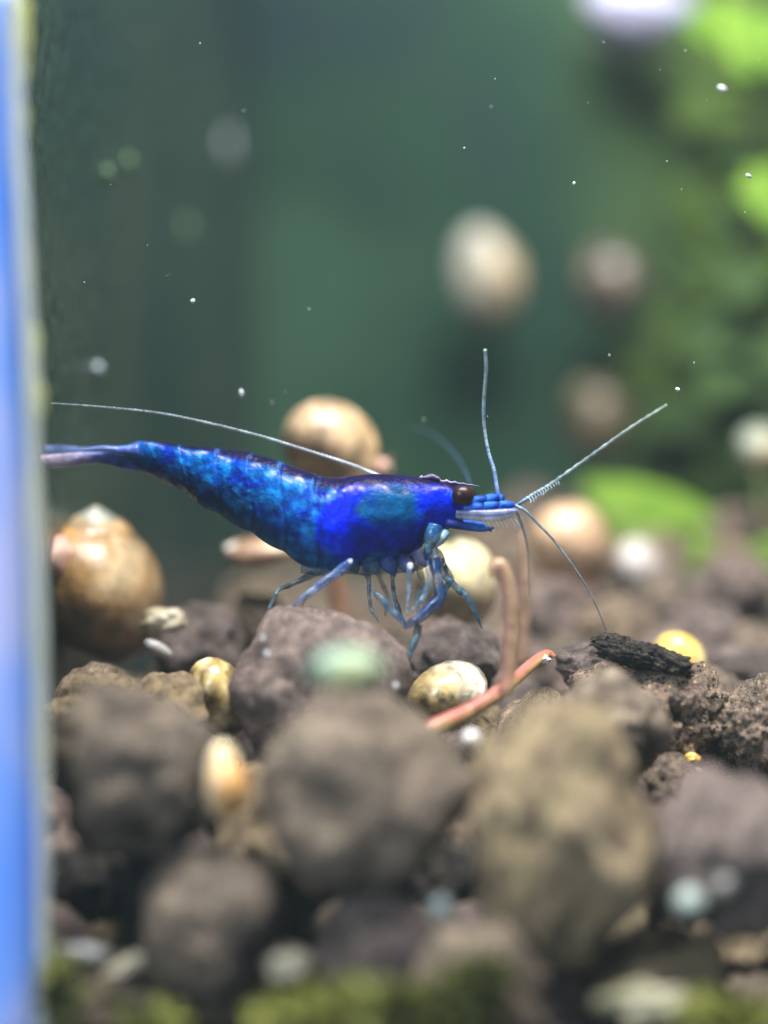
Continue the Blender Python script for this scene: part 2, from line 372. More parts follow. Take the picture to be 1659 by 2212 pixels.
def gap_name(c):
    q = c - Vector((0, 0, CAMZ)); d = q.dot(FW); px = 829.5 + q.x * FPX / d; py = 1106 - q.dot(UP) * FPX / d
    return min(GAPS, key=lambda t: (t[0] - px) ** 2 + (t[1] - py) ** 2)[2]
nfill = 0
for tries in range(9000):
    y = 8.4 + 8.0 * rnd.random() ** 1.25; x = rnd.uniform(-1.9, 0.5 + y * 0.36)
    wallx = X0 + (X1 - X0) * (y - 7.1) / (BACK - 7.1)
    r = rnd.uniform(0.20, 0.34)
    if x < wallx + r or nfill > 250: continue
    z = bed_z(x, y) + rnd.uniform(0.0, 0.30)
    if y > BACK - 0.45: continue
    c = Vector((x, y, z))
    if x > 0.3 and y > 11: c.z += 0.10
    if not clear(c, r): continue
    o = bpy.data.objects.new('soil_pellet', VAR[rnd.randrange(6)]); COL.objects.link(o)
    o.location = c; o.rotation_euler = (rnd.random() * 6, rnd.random() * 6, rnd.random() * 6)
    o.scale = (r * rnd.uniform(.9, 1.15), r * rnd.uniform(.9, 1.15), r * rnd.uniform(.8, 1.0))
    bed_label(o, c, r)
    PLACED.append((c, r, r)); nfill += 1
for tries in range(3000):       # the lower, shaded layer at the front
    y = rnd.uniform(7.9, 8.6); x = rnd.uniform(-1.6, 3.2); r = rnd.uniform(0.2, 0.3); z = rnd.uniform(0.5, 1.55)
    c = Vector((x, y, z))
    if not clear(c, r) or nfill > 300: continue
    o = bpy.data.objects.new('soil_pellet', VAR[rnd.randrange(6)]); COL.objects.link(o)
    o.location = c; o.rotation_euler = (rnd.random() * 6, rnd.random() * 6, rnd.random() * 6); o.scale = (r, r, r)
    tag(o, 'soil pellet in the dark gap ' + gap_name(c), 'soil pellet', 'shaded pellets in the gaps'); PLACED.append((c, r, r)); nfill += 1

# ================================================================== SNAILS
def shell_mesh(turns=3.6, growth=0.155, c=0.42, rho=0.56, h=1.25, seg=22, n=110, flare=1.0):
    V, T = [], []
    tm = turns * 2 * math.pi
    for i in range(n + 1):
        th = tm * i / n; s = math.exp(growth * (th - tm))
        ce = Vector((c * s * math.cos(th), c * s * math.sin(th), -h * s))
        er = Vector((math.cos(th), math.sin(th), 0)); ez = Vector((0, 0, 1))
        fl = 1 + (flare - 1) * sstep(0.9, 1.0, i / n)
        for k in range(seg):
            a = 2 * math.pi * k / seg
            V.append(ce + (er * math.cos(a) * rho + ez * math.sin(a) * rho * 1.12) * s * fl * (1 + 0.012 * math.sin(i * 2.1)))
            T.append((th / tm, k / seg, i))
    F = []
    for i in range(n):
        for k in range(seg):
            k2 = (k + 1) % seg; F.append((i * seg + k, i * seg + k2, (i + 1) * seg + k2, (i + 1) * seg + k))
    F.append(tuple(range(seg)))
    # inner lining of the mouth
    b0 = len(V); s = 1.0; ce = sum((V[n * seg + k] for k in range(seg)), Vector()) / seg
    for k in range(seg): V.append(ce + (V[n * seg + k] - ce) * 0.86); T.append((1, k / seg, n))
    bk = ce + Vector((math.cos(tm - .6) - math.cos(tm), math.sin(tm - .6) - math.sin(tm), 0)) * 0.4
    for k in range(seg): V.append(bk + (V[n * seg + k] - ce) * 0.70); T.append((2, k / seg, n))
    for k in range(seg):
        k2 = (k + 1) % seg; F.append((n * seg + k, n * seg + k2, b0 + k2, b0 + k)); F.append((b0 + k, b0 + k2, b0 + seg + k2, b0 + seg + k))
    F.append(tuple(b0 + seg + k for k in range(seg)))
    mn = [min(v[i] for v in V) for i in range(3)]; mx = [max(v[i] for v in V) for i in range(3)]
    out = [Vector(((v[i] - (mn[i] + mx[i]) / 2) / ((mx[i] - mn[i]) / 2) for i in range(3))) for v in V]
    return out, F, T
SHELL = shell_mesh(turns=5.6, growth=0.078, c=0.28, rho=0.70, h=1.02, n=140); SHELLF = shell_mesh(turns=3.2, growth=0.17, c=0.36, rho=0.64, h=0.62)
SHELLG = shell_mesh(turns=2.6, growth=0.20, c=0.33, rho=0.66, h=0.26)
MSH = pig_mat('snail_shell', 0.38, sss=0.2, bumps=(14, 0.3, 0.03), coat=0.1, vary=(6, 0.62, 1.25))
MSHW = pig_mat('snail_shell_wet', 0.12, sss=0.1, bumps=(22, 0.3, 0.02), coat=0.4, vary=(16, 0.45, 1.35))
MFOOT = plain('snail_flesh', (0.46, 0.27, 0.20), 0.4, sss=0.3, vary=(8, (0.55, 0.36, 0.30)))
MFOOTP = plain('snail_flesh_pink', (0.60, 0.17, 0.14), 0.6, sss=0.3, vary=(4, (0.48, 0.32, 0.25)))
GS = 'snails about the tank'
def snail(px, py, rx, ry, d, rot, apex, main, lip, label, kind=0, wet=False, foot=None, fmat=None, ryd=None, streak=0.22):
    """rot: rotation of the shell's axis (apex up at zero) in degrees; apex/main/lip: shell colours"""
    ce = P(px, py, d); t = empty('snail', ce, label, 'snail', GS)
    V, F, T = (SHELL, SHELLF, SHELLG)[kind]
    M = Euler((rot[0], rot[1], 0)).to_matrix() @ Matrix.Rotation(rot[2], 3, 'Z')
    pts = [M @ v for v in V]
    mn = [min(v[i] for v in pts) for i in range(3)]; mx = [max(v[i] for v in pts) for i in range(3)]
    s = (sz(rx, d), sz(ryd or (rx + ry) / 2, d), sz(ry, d))
    pts = [Vector(((v[i] - (mn[i] + mx[i]) / 2) / ((mx[i] - mn[i]) / 2) * s[i]) for i in range(3)) for v in pts]
    me = mesh('shell', pts, F); cols = []
    sd = Vector((px * .013, py * .017, 0))
    for (u, k, i), v in zip(T, V):
        if u > 1.5: cols.append(mixc(lip, (0.05, 0.03, 0.02), .6)); continue
        cc = mixc(apex, main, sstep(0.45, 0.82, u) if kind else sstep(.62, .86, u)); cc = mixc(cc, lip, sstep(0.93, 1.0, u))
        lo = noise.fractal(v * (2.2 / max(s)) * .6 + sd, 1, 2, 3)
        cc = mixc(cc, (cc[0] * .45, cc[1] * .52, cc[2] * .6), sstep(.05, .5, lo) * .8); cc = mixc(cc, (cc[0] * .9 + .1, cc[1] * .9 + .09, cc[2] * .9 + .07), sstep(.05, .5, -lo))
        if streak:
            w = noise.noise(Vector((u * 60, math.cos(k * 6.283) * 1.4, math.sin(k * 6.283) * 1.4)) + sd)
            cc = mixc(cc, tuple(x * 0.25 for x in cc), streak * sstep(0.05, 0.35, w)); cc = mixc(cc, (0.85, 0.75, 0.5), streak * sstep(0.2, 0.45, -w))
        cols.append(cc)
    paint(me, cols); link('shell', me, MSHW if wet else MSH, t)
    if foot:
        fx, fy, frx, fry = foot; fc = P(fx, fy, d - sz(frx, d) * (2.0 if fmat else 0.2)) - ce
        fm = ico(3, lambda v: Vector((v.x * sz(frx, d), v.y * sz(min(frx, fry) * 1.3, d), v.z * sz(fry, d))) * (1 + 0.25 * noise.noise(v * 1.5 + sd)))
        link('foot', fm, fmat or MFOOT, t, fc)
        for q in (-1, 1):
            A = [(fx + frx * .5, fy - fry * .3, d - .03, 5), (fx + frx * .9, fy - fry * .5 - 8 * q, d - .04, 3.5), (fx + frx * 1.2, fy - fry * .7 - 16 * q, d - .05, 1.5)]
            tv, tf = tube(A, 4, 6, ce); link('tentacle', mesh('tentacle', tv, tf), fmat or MFOOT, t)
    return t
CR, TAN, BRN, ORG, WHT = (0.72, 0.62, 0.42), (0.50, 0.33, 0.16), (0.24, 0.14, 0.08), (0.52, 0.25, 0.06), (0.78, 0.77, 0.74)
snail(216, 1268, 134, 176, 9.95, (R(6), R(4), R(144)), (0.22, 0.24, 0.22), (0.33, 0.18, 0.055), (0.26, 0.16, 0.07), 'large amber snail with a grey pointed tip beside the blue edge', foot=(120, 1208, 50, 52), fmat=MFOOTP)
snail(715, 965, 106, 102, 10.45, (R(-40), R(-4), R(144)), (.55, .46, .33), (0.44, 0.30, 0.18), TAN, 'tan domed snail showing above the back of the shrimp', kind=2, foot=(826, 1012, 18, 20))
snail(572, 1190, 88, 36, 10.4, (R(10), R(-65), R(144)), WHT, (0.34, 0.20, 0.13), BRN, 'slim white tipped brown snail under the shrimp abdomen')
snail(985, 1270, 95, 105, 9.98, (R(10), R(18), R(144)), (.6, .52, .36), (0.60, 0.52, 0.31), (0.55, 0.47, 0.28), 'cream snail behind the front legs of the shrimp', kind=2, streak=.25)
snail(472, 1502, 68, 84, 8.85, (R(-45), R(25), R(144)), TAN, (0.46, 0.33, 0.12), CR, 'sharp golden striped snail wedged left of the big pellet', kind=2, wet=True, streak=.9)
snail(966, 1494, 86, 64, 8.98, (R(-40), R(-50), R(144)), (0.5, .4, .22), (0.50, 0.38, 0.17), (0.75, 0.7, 0.6), 'shiny golden snail lying above the red root', kind=2, wet=True, streak=.35)
snail(490, 1690, 48, 82, 7.45, (R(10), R(175), R(-70)), (0.80, 0.80, 0.85), (0.55, 0.28, 0.08), (0.80, 0.74, 0.52), 'white, orange and cream snail squeezed between the two front pellets', kind=1)
snail(1235, 1182, 92, 98, 11.4, (R(-30), R(-10), R(144)), (0.85, 0.78, 0.74), (0.55, 0.36, 0.22), BRN, 'pinkish white topped snail in the blur right of the shrimp head', kind=2, foot=(1215, 1275, 80, 38))
snail(1380, 1228, 55, 64, 11.7, (R(20), R(20), R(144)), (.5, .47, .46), (0.42, 0.38, 0.37), (.4, .35, .33), 'pale grey snail before the blurred green leaf')
snail(1470, 1422, 60, 58, 9.75, (R(-55), R(20), R(144)), (0.75, 0.52, 0.12), (0.72, 0.48, 0.10), CR, 'yellow snail peeping out behind the black flake', kind=2)
snail(1052, 605, 76, 118, 15.7, (R(5), R(178), R(144)), (0.16, 0.09, 0.045), (0.34, 0.26, 0.14), (.42, .44, .41), 'white and tan snail on the back glass above the upright antenna', ryd=60)
snail(1322, 618, 78, 92, 15.75, (R(5), R(170), R(144)), (.07, .05, .04), (0.060, 0.046, 0.038), (.07, .05, .04), 'dark brown snail high on the back glass', ryd=60)
snail(1290, 918, 74, 96, 15.7, (R(5), R(165), R(144)), (0.2, .14, .06), (0.095, 0.068, 0.032), (.08, .06, .03), 'ochre brown snail low on the back glass behind the raised antenna', ryd=60)
snail(1385, 25, 125, 90, 15.6, (R(10), R(30), R(-70)), (.45, .48, .55), (0.42, 0.42, 0.60), (.4, .4, .5), 'pale lavender snail at the top of the back glass', ryd=70, kind=1)
snail(1645, 970, 55, 52, 12.5, (R(30), R(30), R(144)), (.22, .26, .22), (0.24, 0.28, 0.21), TAN, 'greyish green snail on the leaves at the right edge')

# ================================================================== STEMS, ROOT, PLANTS
def two_tone(name, label, cat, ctrl, top, bot, n=8, seg=12, rough=0.35, alpha=1.0, group=None, parent=None):
    org = P(*ctrl[0][:3]); V, F = tube(ctrl, n, seg, org); me = mesh(name, V, F); cols = []
    for i, v in enumerate(V):
        k = (i % seg) / seg; w = sstep(.3, .75, 0.5 + 0.5 * math.cos(2 * math.pi * k + 0.1) + 0.35 * noise.noise(v * 9))
        cols.append(mixc(bot, top, w)); ring = .016 * noise.noise(v * 6) + .008 * noise.noise(v * 22); V[i] = v + Vector((ring, ring * .5, ring))
    paint(me, cols)
    o = link(name, me, pig_mat(name + '_skin', rough, alpha, sss=0.2, bumps=(18, .4, .02), vary=(10, .7, 1.25)), None, org)
    return tag(o, label, cat, group)
two_tone('shoot', 'upright pinkish tan stem with a hooked tip', 'stem',
         [(1070, 1250, 8.45, 11), (1070, 1228, 8.45, 15), (1081, 1222, 8.45, 16), (1094, 1250, 8.45, 16), (1103, 1310, 8.45, 16), (1101, 1400, 8.45, 17), (1092, 1500, 8.45, 18)],
         (0.44, 0.30, 0.17), (0.34, 0.18, 0.13), alpha=0.68)
two_tone('shoot', 'faint straight tan stem behind the hooked one', 'stem',
         [(1128, 1150, 9.9, 5), (1134, 1230, 9.9, 12), (1132, 1300, 9.9, 15), (1122, 1440, 9.9, 16)], (0.42, 0.30, 0.20), (0.36, 0.22, 0.16), alpha=0.75)
two_tone('root_strand', 'thick red and yellow root lying across the pellets', 'root',
         [(890, 1606, 8.35, 21), (935, 1573, 8.4, 20), (1000, 1543, 8.5, 18), (1060, 1508, 8.6, 17), (1110, 1470, 8.75, 14), (1150, 1434, 8.9, 13), (1180, 1414, 9.0, 11), (1200, 1418, 9.0, 4)],
         (0.36, 0.11, 0.085), (0.44, 0.31, 0.11))
two_tone('shoot', 'brown stem behind the shrimp carrying the tan snail', 'stem',
         [(742, 1400, 10.5, 20), (735, 1310, 10.5, 22), (722, 1220, 10.5, 18), (718, 1120, 10.5, 15), (716, 1010, 10.5, 12)], (0.36, 0.20, 0.12), (0.22, 0.12, 0.08))

MLEAF, nt, b = nm('leaf_green'); L = nt.links
n1 = nd(nt, 'ShaderNodeTexNoise', Scale=2.5, Detail=3.0); L.new(coord(nt), n1.inputs['Vector'])
L.new(ramp(nt, n1.outputs[0], [(0.35, (0.09, 0.20, 0.02)), (0.65, (0.20, 0.34, 0.04))]), b.inputs['Base Color'])
b.inputs['Roughness'].default_value = 0.7; b.inputs['Specular IOR Level'].default_value = 0.12
tr = nd(nt, 'ShaderNodeBsdfTranslucent'); tr.inputs[0].default_value = (0.17, 0.36, 0.03, 1)
mx = nd(nt, 'ShaderNodeMixShader'); mx.inputs[0].default_value = 0.4
L.new(b.outputs[0], mx.inputs[1]); L.new(tr.outputs[0], mx.inputs[2]); L.new(mx.outputs[0], nt.nodes['Material Output'].inputs[0])
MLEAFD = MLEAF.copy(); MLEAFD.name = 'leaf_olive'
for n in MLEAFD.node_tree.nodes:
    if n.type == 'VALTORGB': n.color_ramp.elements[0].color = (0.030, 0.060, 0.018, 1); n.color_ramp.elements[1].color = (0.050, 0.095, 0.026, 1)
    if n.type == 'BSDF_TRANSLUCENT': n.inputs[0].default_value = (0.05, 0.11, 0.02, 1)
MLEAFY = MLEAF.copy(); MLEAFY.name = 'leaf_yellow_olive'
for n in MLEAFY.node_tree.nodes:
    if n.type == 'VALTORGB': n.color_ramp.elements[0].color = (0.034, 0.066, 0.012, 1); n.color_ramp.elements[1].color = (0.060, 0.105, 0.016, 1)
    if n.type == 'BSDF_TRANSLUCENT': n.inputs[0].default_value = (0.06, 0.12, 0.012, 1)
MSTEM = plain('leaf_stem', (0.14, 0.17, 0.06), 0.5)
def leaf(parent, org, a, bq, wid, mat, bend=0.15, face=(0, -1, 0.5)):
    """blade from photo point a (px,py,d) to bq, half width wid (photo px)"""
    A, B = P(*a), P(*bq); ax = B - A; ln = ax.length; ax.normalize()
    sd = ax.cross(Vector(face)).normalized(); up = sd.cross(ax).normalized(); wd = sz(wid, a[2]); V, F = [], []
    nL, nW = 12, 4
    for i in range(nL + 1):
        t = i / nL; w = wd * math.sin(math.pi * (0.04 + 0.94 * t ** 0.85)) ** 0.75
        for k in range(nW + 1):
            s = k / nW * 2 - 1
            V.append(A + ax * ln * t + sd * w * s + up * (bend * ln * math.sin(math.pi * t) + 0.18 * w * abs(s) + 0.03 * math.sin(t * 9 + s)) - org)
    for i in range(nL):
        for k in range(nW):
            q = i * (nW + 1) + k; F.append((q, q + 1, q + nW + 2, q + nW + 1))
    me = mesh('leaf', V, F); o = link('leaf', me, mat, parent)
    so = o.modifiers.new('thick', 'SOLIDIFY'); so.thickness = 0.012
    return o
def plant(name, label, base, stem, leaves):
    org = P(*base); t = empty(name, org, label, 'water plant', 'water plants at the right')
    V, F = tube(stem, 6, 8, org); link('stem', mesh('stem', V, F), MSTEM, t)
    for lf in leaves: leaf(t, org, *lf)
    return t
D = 13.6
plant('water_plant', 'tall leafy water plant rising along the right edge', (1660, 1300, D),
      [(1665, 1300, D, 12), (1650, 1000, D, 11), (1640, 600, D, 10), (1630, 200, D, 9), (1610, -120, D, 7)],
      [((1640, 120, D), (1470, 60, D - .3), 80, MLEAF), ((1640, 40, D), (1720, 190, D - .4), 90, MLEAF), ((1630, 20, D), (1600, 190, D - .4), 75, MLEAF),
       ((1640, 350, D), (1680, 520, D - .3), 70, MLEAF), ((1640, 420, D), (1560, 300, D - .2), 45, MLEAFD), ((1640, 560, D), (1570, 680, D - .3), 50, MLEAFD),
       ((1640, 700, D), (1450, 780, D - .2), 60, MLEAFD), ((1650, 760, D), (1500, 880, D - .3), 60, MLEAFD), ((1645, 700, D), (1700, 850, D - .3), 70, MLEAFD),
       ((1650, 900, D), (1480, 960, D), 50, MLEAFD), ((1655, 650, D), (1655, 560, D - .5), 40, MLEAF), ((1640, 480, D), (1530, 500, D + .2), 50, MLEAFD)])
D2 = 12.6
plant('water_plant', 'low bright green plant with a broad leaf reaching towards the shrimp head', (1560, 1400, D2),
      [(1560, 1420, D2, 10), (1565, 1360, D2, 10), (1575, 1300, D2, 8)],
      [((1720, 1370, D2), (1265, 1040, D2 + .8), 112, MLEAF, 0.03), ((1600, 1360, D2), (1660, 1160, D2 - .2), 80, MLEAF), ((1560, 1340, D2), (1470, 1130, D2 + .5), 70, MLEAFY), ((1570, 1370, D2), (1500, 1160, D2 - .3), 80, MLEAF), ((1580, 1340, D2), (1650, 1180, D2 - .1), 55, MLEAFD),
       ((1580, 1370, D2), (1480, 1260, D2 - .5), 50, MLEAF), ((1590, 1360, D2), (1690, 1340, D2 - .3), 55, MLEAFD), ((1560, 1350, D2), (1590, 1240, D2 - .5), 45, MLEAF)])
def bush(label, base, stems, nl, mats, wid, seed):
    org = P(*base); t = empty('water_plant', org, label, 'water plant', 'water plants at the right'); q = random.Random(seed)
    for st in stems:
        V, F = tube(st, 6, 8, org); link('stem', mesh('stem', V, F), MSTEM, t); ev = crom([x[:3] for x in st], 12)
        for i in range(nl):
            p = ev[int(q.uniform(.15, .98) * (len(ev) - 1))]; a = q.uniform(-.9, 3.9); L_ = q.uniform(.7, 1.2) * wid * 2.4
            leaf(t, org, p, (p[0] + math.cos(a) * L_, p[1] - math.sin(a) * L_ * .8, p[2] + q.uniform(-.35, .1)), wid * q.uniform(.6, 1.0), mats[q.randrange(len(mats))], q.uniform(.02, .2))
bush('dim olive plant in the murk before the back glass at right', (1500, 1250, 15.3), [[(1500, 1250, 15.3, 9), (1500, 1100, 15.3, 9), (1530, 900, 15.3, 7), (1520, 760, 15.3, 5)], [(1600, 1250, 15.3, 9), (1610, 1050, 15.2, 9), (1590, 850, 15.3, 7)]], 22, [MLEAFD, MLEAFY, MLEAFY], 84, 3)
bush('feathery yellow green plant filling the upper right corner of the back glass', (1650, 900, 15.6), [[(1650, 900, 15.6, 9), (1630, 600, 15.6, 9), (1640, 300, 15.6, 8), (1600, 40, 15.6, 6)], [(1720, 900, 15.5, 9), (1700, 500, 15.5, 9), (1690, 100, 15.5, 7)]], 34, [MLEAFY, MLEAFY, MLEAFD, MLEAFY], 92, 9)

# ================================================================== CHIPS, FLAKE, SPOTS
MCHIP = plain('chip_white', (0.60, 0.62, 0.68), 0.4, vary=(7, (0.40, 0.37, 0.32)))
MCHIPC = plain('chip_cream', (0.26, 0.22, 0.14), 0.5, vary=(6, (0.50, 0.45, 0.34)))
def chip(px, py, rx, ry, d, tilt, mat, label, seed, name='shell_chip', cat='shell chip', rough=0.3):
    me = ico(4, lambda v: Vector((v.x * sz(rx, d), v.y * sz(ry, d) * 1.1, v.z * sz(ry, d))) * (1 + rough * noise.fractal(v * 1.6 + Vector((seed * 9, 0, 0)), 1, 2, 4)))
    o = link(name, me, mat, None, P(px, py, d)); o.rotation_euler = (0, R(tilt), 0)
    return tag(o, label, cat, 'loose shell chips and grains' if name == 'shell_chip' else None)
chip(352, 1342, 48, 30, 9.6, -10, MCHIPC, 'cream crumbly chip above the small white chip beside the amber snail', 1)
chip(342, 1402, 32, 14, 9.45, 32, MCHIP, 'small clean white chip right of the amber snail', 2, rough=.1)
chip(178, 2056, 58, 17, 7.5, 4, MCHIP, 'white elongated chip near the bottom of the blue edge', 3, rough=.15)
chip(262, 2092, 52, 19, 7.5, -28, MCHIPC, 'cream tilted chip right of the elongated white chip', 4)
chip(622, 2082, 58, 42, 7.45, 10, MCHIPC, 'pale rounded chip in the algae at the bottom centre', 5)
chip(1018, 1598, 22, 22, 8.05, 0, MCHIP, 'round lavender white highlight grain left of the tallest pellet', 6, rough=.05)  # pale grain added in place of a blurred gloss highlight
chip(1170, 1428, 18, 10, 8.95, -15, MCHIP, 'tiny white chip beneath the end of the red root', 7)
chip(1395, 2165, 95, 40, 7.2, 5, plain('chip_dull', (.13, .12, .06), .6, vary=(5, (.30, .29, .20))), 'broad dull chip at the bottom right among algae', 8, rough=.5)
chip(1570, 1905, 26, 26, 7.25, 0, MCHIP, 'upper bright blurred grain on the mauve pellet at right', 9, rough=.1)
chip(1490, 1950, 34, 34, 7.25, 0, plain('grain_teal', (0.22, 0.27, 0.25), .4), 'greenish grey blurred grain on the mauve pellet at right', 10, rough=.1)
chip(950, 1965, 24, 30, 7.35, 0, plain('grain_teal_two', (0.17, 0.22, 0.22), .4), 'teal grey grain on the light brown pellet at the bottom', 11, rough=.1)
chip(1505, 1672, 14, 16, 8.85, 0, MCHIP, 'white speck below the cratered pellet at right', 12)
chip(1495, 1640, 16, 14, 8.8, 0, plain('grain_gold', (0.62, 0.42, 0.10), .2), 'small gold grain under the cratered pellet at right', 13)
chip(752, 1446, 82, 44, 7.05, 2, plain('spot_teal', (0.10, 0.24, 0.24), .6, vary=(4, (0.32, 0.36, 0.17))), 'oval teal and yellow algae spot in front of the central pellets', 14, name='algae_spot', cat='algae spot', rough=.12)
def flake(px, py, rx, ry, d, tilt, seed, label):
    me = lump(seed, 5, 2.2, 0.22); o = link('dark_flake', me, SOILD, None, P(px, py, d)); o.scale = (sz(rx, d), sz(ry, d) * 1.5, sz(ry, d)); o.rotation_euler = (0, R(tilt), 0)
    tag(o, label, 'flake', 'dark crumbs on the specked pellet')
flake(1365, 1412, 74, 28, 8.9, 8, 61, 'black jagged flake lying on the specked pellet')
flake(1448, 1432, 52, 24, 8.88, 14, 62, 'black crumb at the right end of the jagged flake, before the yellow snail')
flake(1318, 1386, 40, 18, 8.95, 0, 63, 'small greenish black lump on the upper left of the jagged flake')
# green algae along the front bottom
def tuft(nm_, cells, mat, label):
    V, F = [], []
    for (px, py, rx, ry, d, cnt) in cells:
        for i in range(cnt):
            a = rnd.random() * 6.283; q = math.sqrt(rnd.random()); c = P(px + math.cos(a) * q * rx, py + math.sin(a) * q * ry, d + rnd.uniform(-.12, .12))
            ln = rnd.uniform(.05, .14); w = rnd.uniform(.012, .03); dr = Vector((rnd.uniform(-1, 1), rnd.uniform(-1, 1), rnd.uniform(-.2, 1.2))).normalized()
            s = dr.cross(Vector((rnd.uniform(-1, 1), rnd.uniform(-1, 1), .3))).normalized() * w; u = dr.cross(s).normalized() * w * .3
            b0 = len(V); V += [c - s, c + s, c + dr * ln * .6 + s * .8 + u, c + dr * ln * .6 - s * .8 + u, c + dr * ln]
            F += [(b0, b0 + 1, b0 + 2, b0 + 3), (b0 + 3, b0 + 2, b0 + 4)]
    o = link(nm_, mesh(nm_, V, F), mat, smooth=False); return tag(o, label, 'algae', None, 'stuff')
MGRN = plain('algae_green', (0.020, 0.028, 0.006), 0.7, vary=(1.6, (0.20, 0.21, 0.018)))
tuft('green_algae', [(840, 2200, 240, 45, 6.9, 900), (640, 2215, 90, 22, 6.95, 160), (1030, 2130, 60, 32, 6.9, 220), (130, 2150, 30, 70, 7.2, 140), (320, 2215, 60, 18, 7.1, 60),
                     (1580, 2205, 120, 26, 7.0, 260)], MGRN, 'green thread algae along the bottom of the front glass')

# ================================================================== FLOATING SPECKS
MSPK = plain('speck_white', (0.60, 0.65, 0.70), 0.4)
def speck(px, py, rx, ry, d, label, tilt=0):
    rx *= .8; ry *= .8
    me = ico(2, lambda v: Vector((v.x * sz(rx, d), v.y * sz(rx, d), v.z * sz(ry, d))))
    o = link('water_speck', me, MSPK, None, P(px, py, d)); o.rotation_euler = (0, R(tilt), 0)
    tag(o, label, 'speck', 'white specks drifting in the water')
for a in [(416, 651, 6, 8, 9.15, 'bluish white drifting speck over the abdomen of the shrimp', 30), (1617, 380, 9, 5, 8.9, 'bright oval drifting speck near the upper right edge', 30),
          (1240, 396, 4, 5, 9.0, 'tiny bright drifting speck right of centre near the top', 0), (521, 850, 6, 12, 9.4, 'tall pale drifting speck just above the long antenna', 0),
          (1464, 841, 7, 5, 9.05, 'drifting speck beside the tip of the raised antenna', 30), (1560, 192, 14, 8, 9.5, 'soft bluish drifting speck under the yellow green leaves', 30)]: speck(*a)
V, F = [], []
for i in range(30):
    px, py, d = rnd.uniform(120, 1640), rnd.uniform(60, 1250), rnd.gauss(9.0, 0.25); r = sz(rnd.uniform(0.7, 1.7), d)
    c = P(px, py, d); b0 = len(V); V += [c + Vector(q) * r for q in ((1, 0, 0), (-1, 0, 0), (0, 1, 0), (0, -1, 0), (0, 0, 1.4), (0, 0, -1.4))]
    F += [(b0 + x, b0 + y, b0 + z) for x, y, z in ((0, 2, 4), (2, 1, 4), (1, 3, 4), (3, 0, 4), (2, 0, 5), (1, 2, 5), (3, 1, 5), (0, 3, 5))]
tag(link('water_dust', mesh('water_dust', V, F), MSPK), 'fine white dust drifting through the water', 'dust', None, 'stuff')

# ================================================================== THE SHRIMP
SO = P(800, 1235, 9.0)
shrimp = empty('shrimp', SO, 'bright blue shrimp with a dark violet back standing on a brown pellet', 'shrimp')
# stations from tail to head: top x,y  bottom x,y  half width px  depth
ST = [(276, 962, 280, 1008, 18, 9.30), (288, 956, 298, 1017, 24, 9.28), (310, 951, 325, 1029, 30, 9.26), (350, 956, 360, 1045, 36, 9.22), (390, 962, 395, 1060, 42, 9.18),
      (445, 966, 425, 1086, 48, 9.14), (498, 972, 475, 1113, 54, 9.10), (545, 979, 525, 1142, 60, 9.07), (590, 992, 575, 1170, 65, 9.05),
      (640, 1011, 622, 1200, 70, 9.03), (685, 1025, 670, 1226, 74, 9.02), (722, 1032, 716, 1236, 77, 9.0), (765, 1027, 768, 1224, 80, 9.0),
      (816, 1024, 818, 1214, 80, 9.0), (860, 1026, 865, 1206, 76, 9.0), (900, 1030, 905, 1186, 68, 9.0), (935, 1035, 930, 1160, 56, 9.0),
      (965, 1043, 962, 1146, 44, 9.0), (988, 1053, 985, 1138, 34, 9.0), (1004, 1064, 1000, 1126, 20, 9.0)]
rows = crom(ST, 12); NS = 96; V, F, cols = [], [], []
VIO, BLU, CYA, TEA, PAL = (0.006, 0.004, 0.030), (0.0, 0.011, 0.38), (0.0, 0.086, 0.36), (0.0, 0.055, 0.13), (0.02, 0.12, 0.26)
SEG = [330, 400, 470, 540, 612, 690]       # abdomen joints
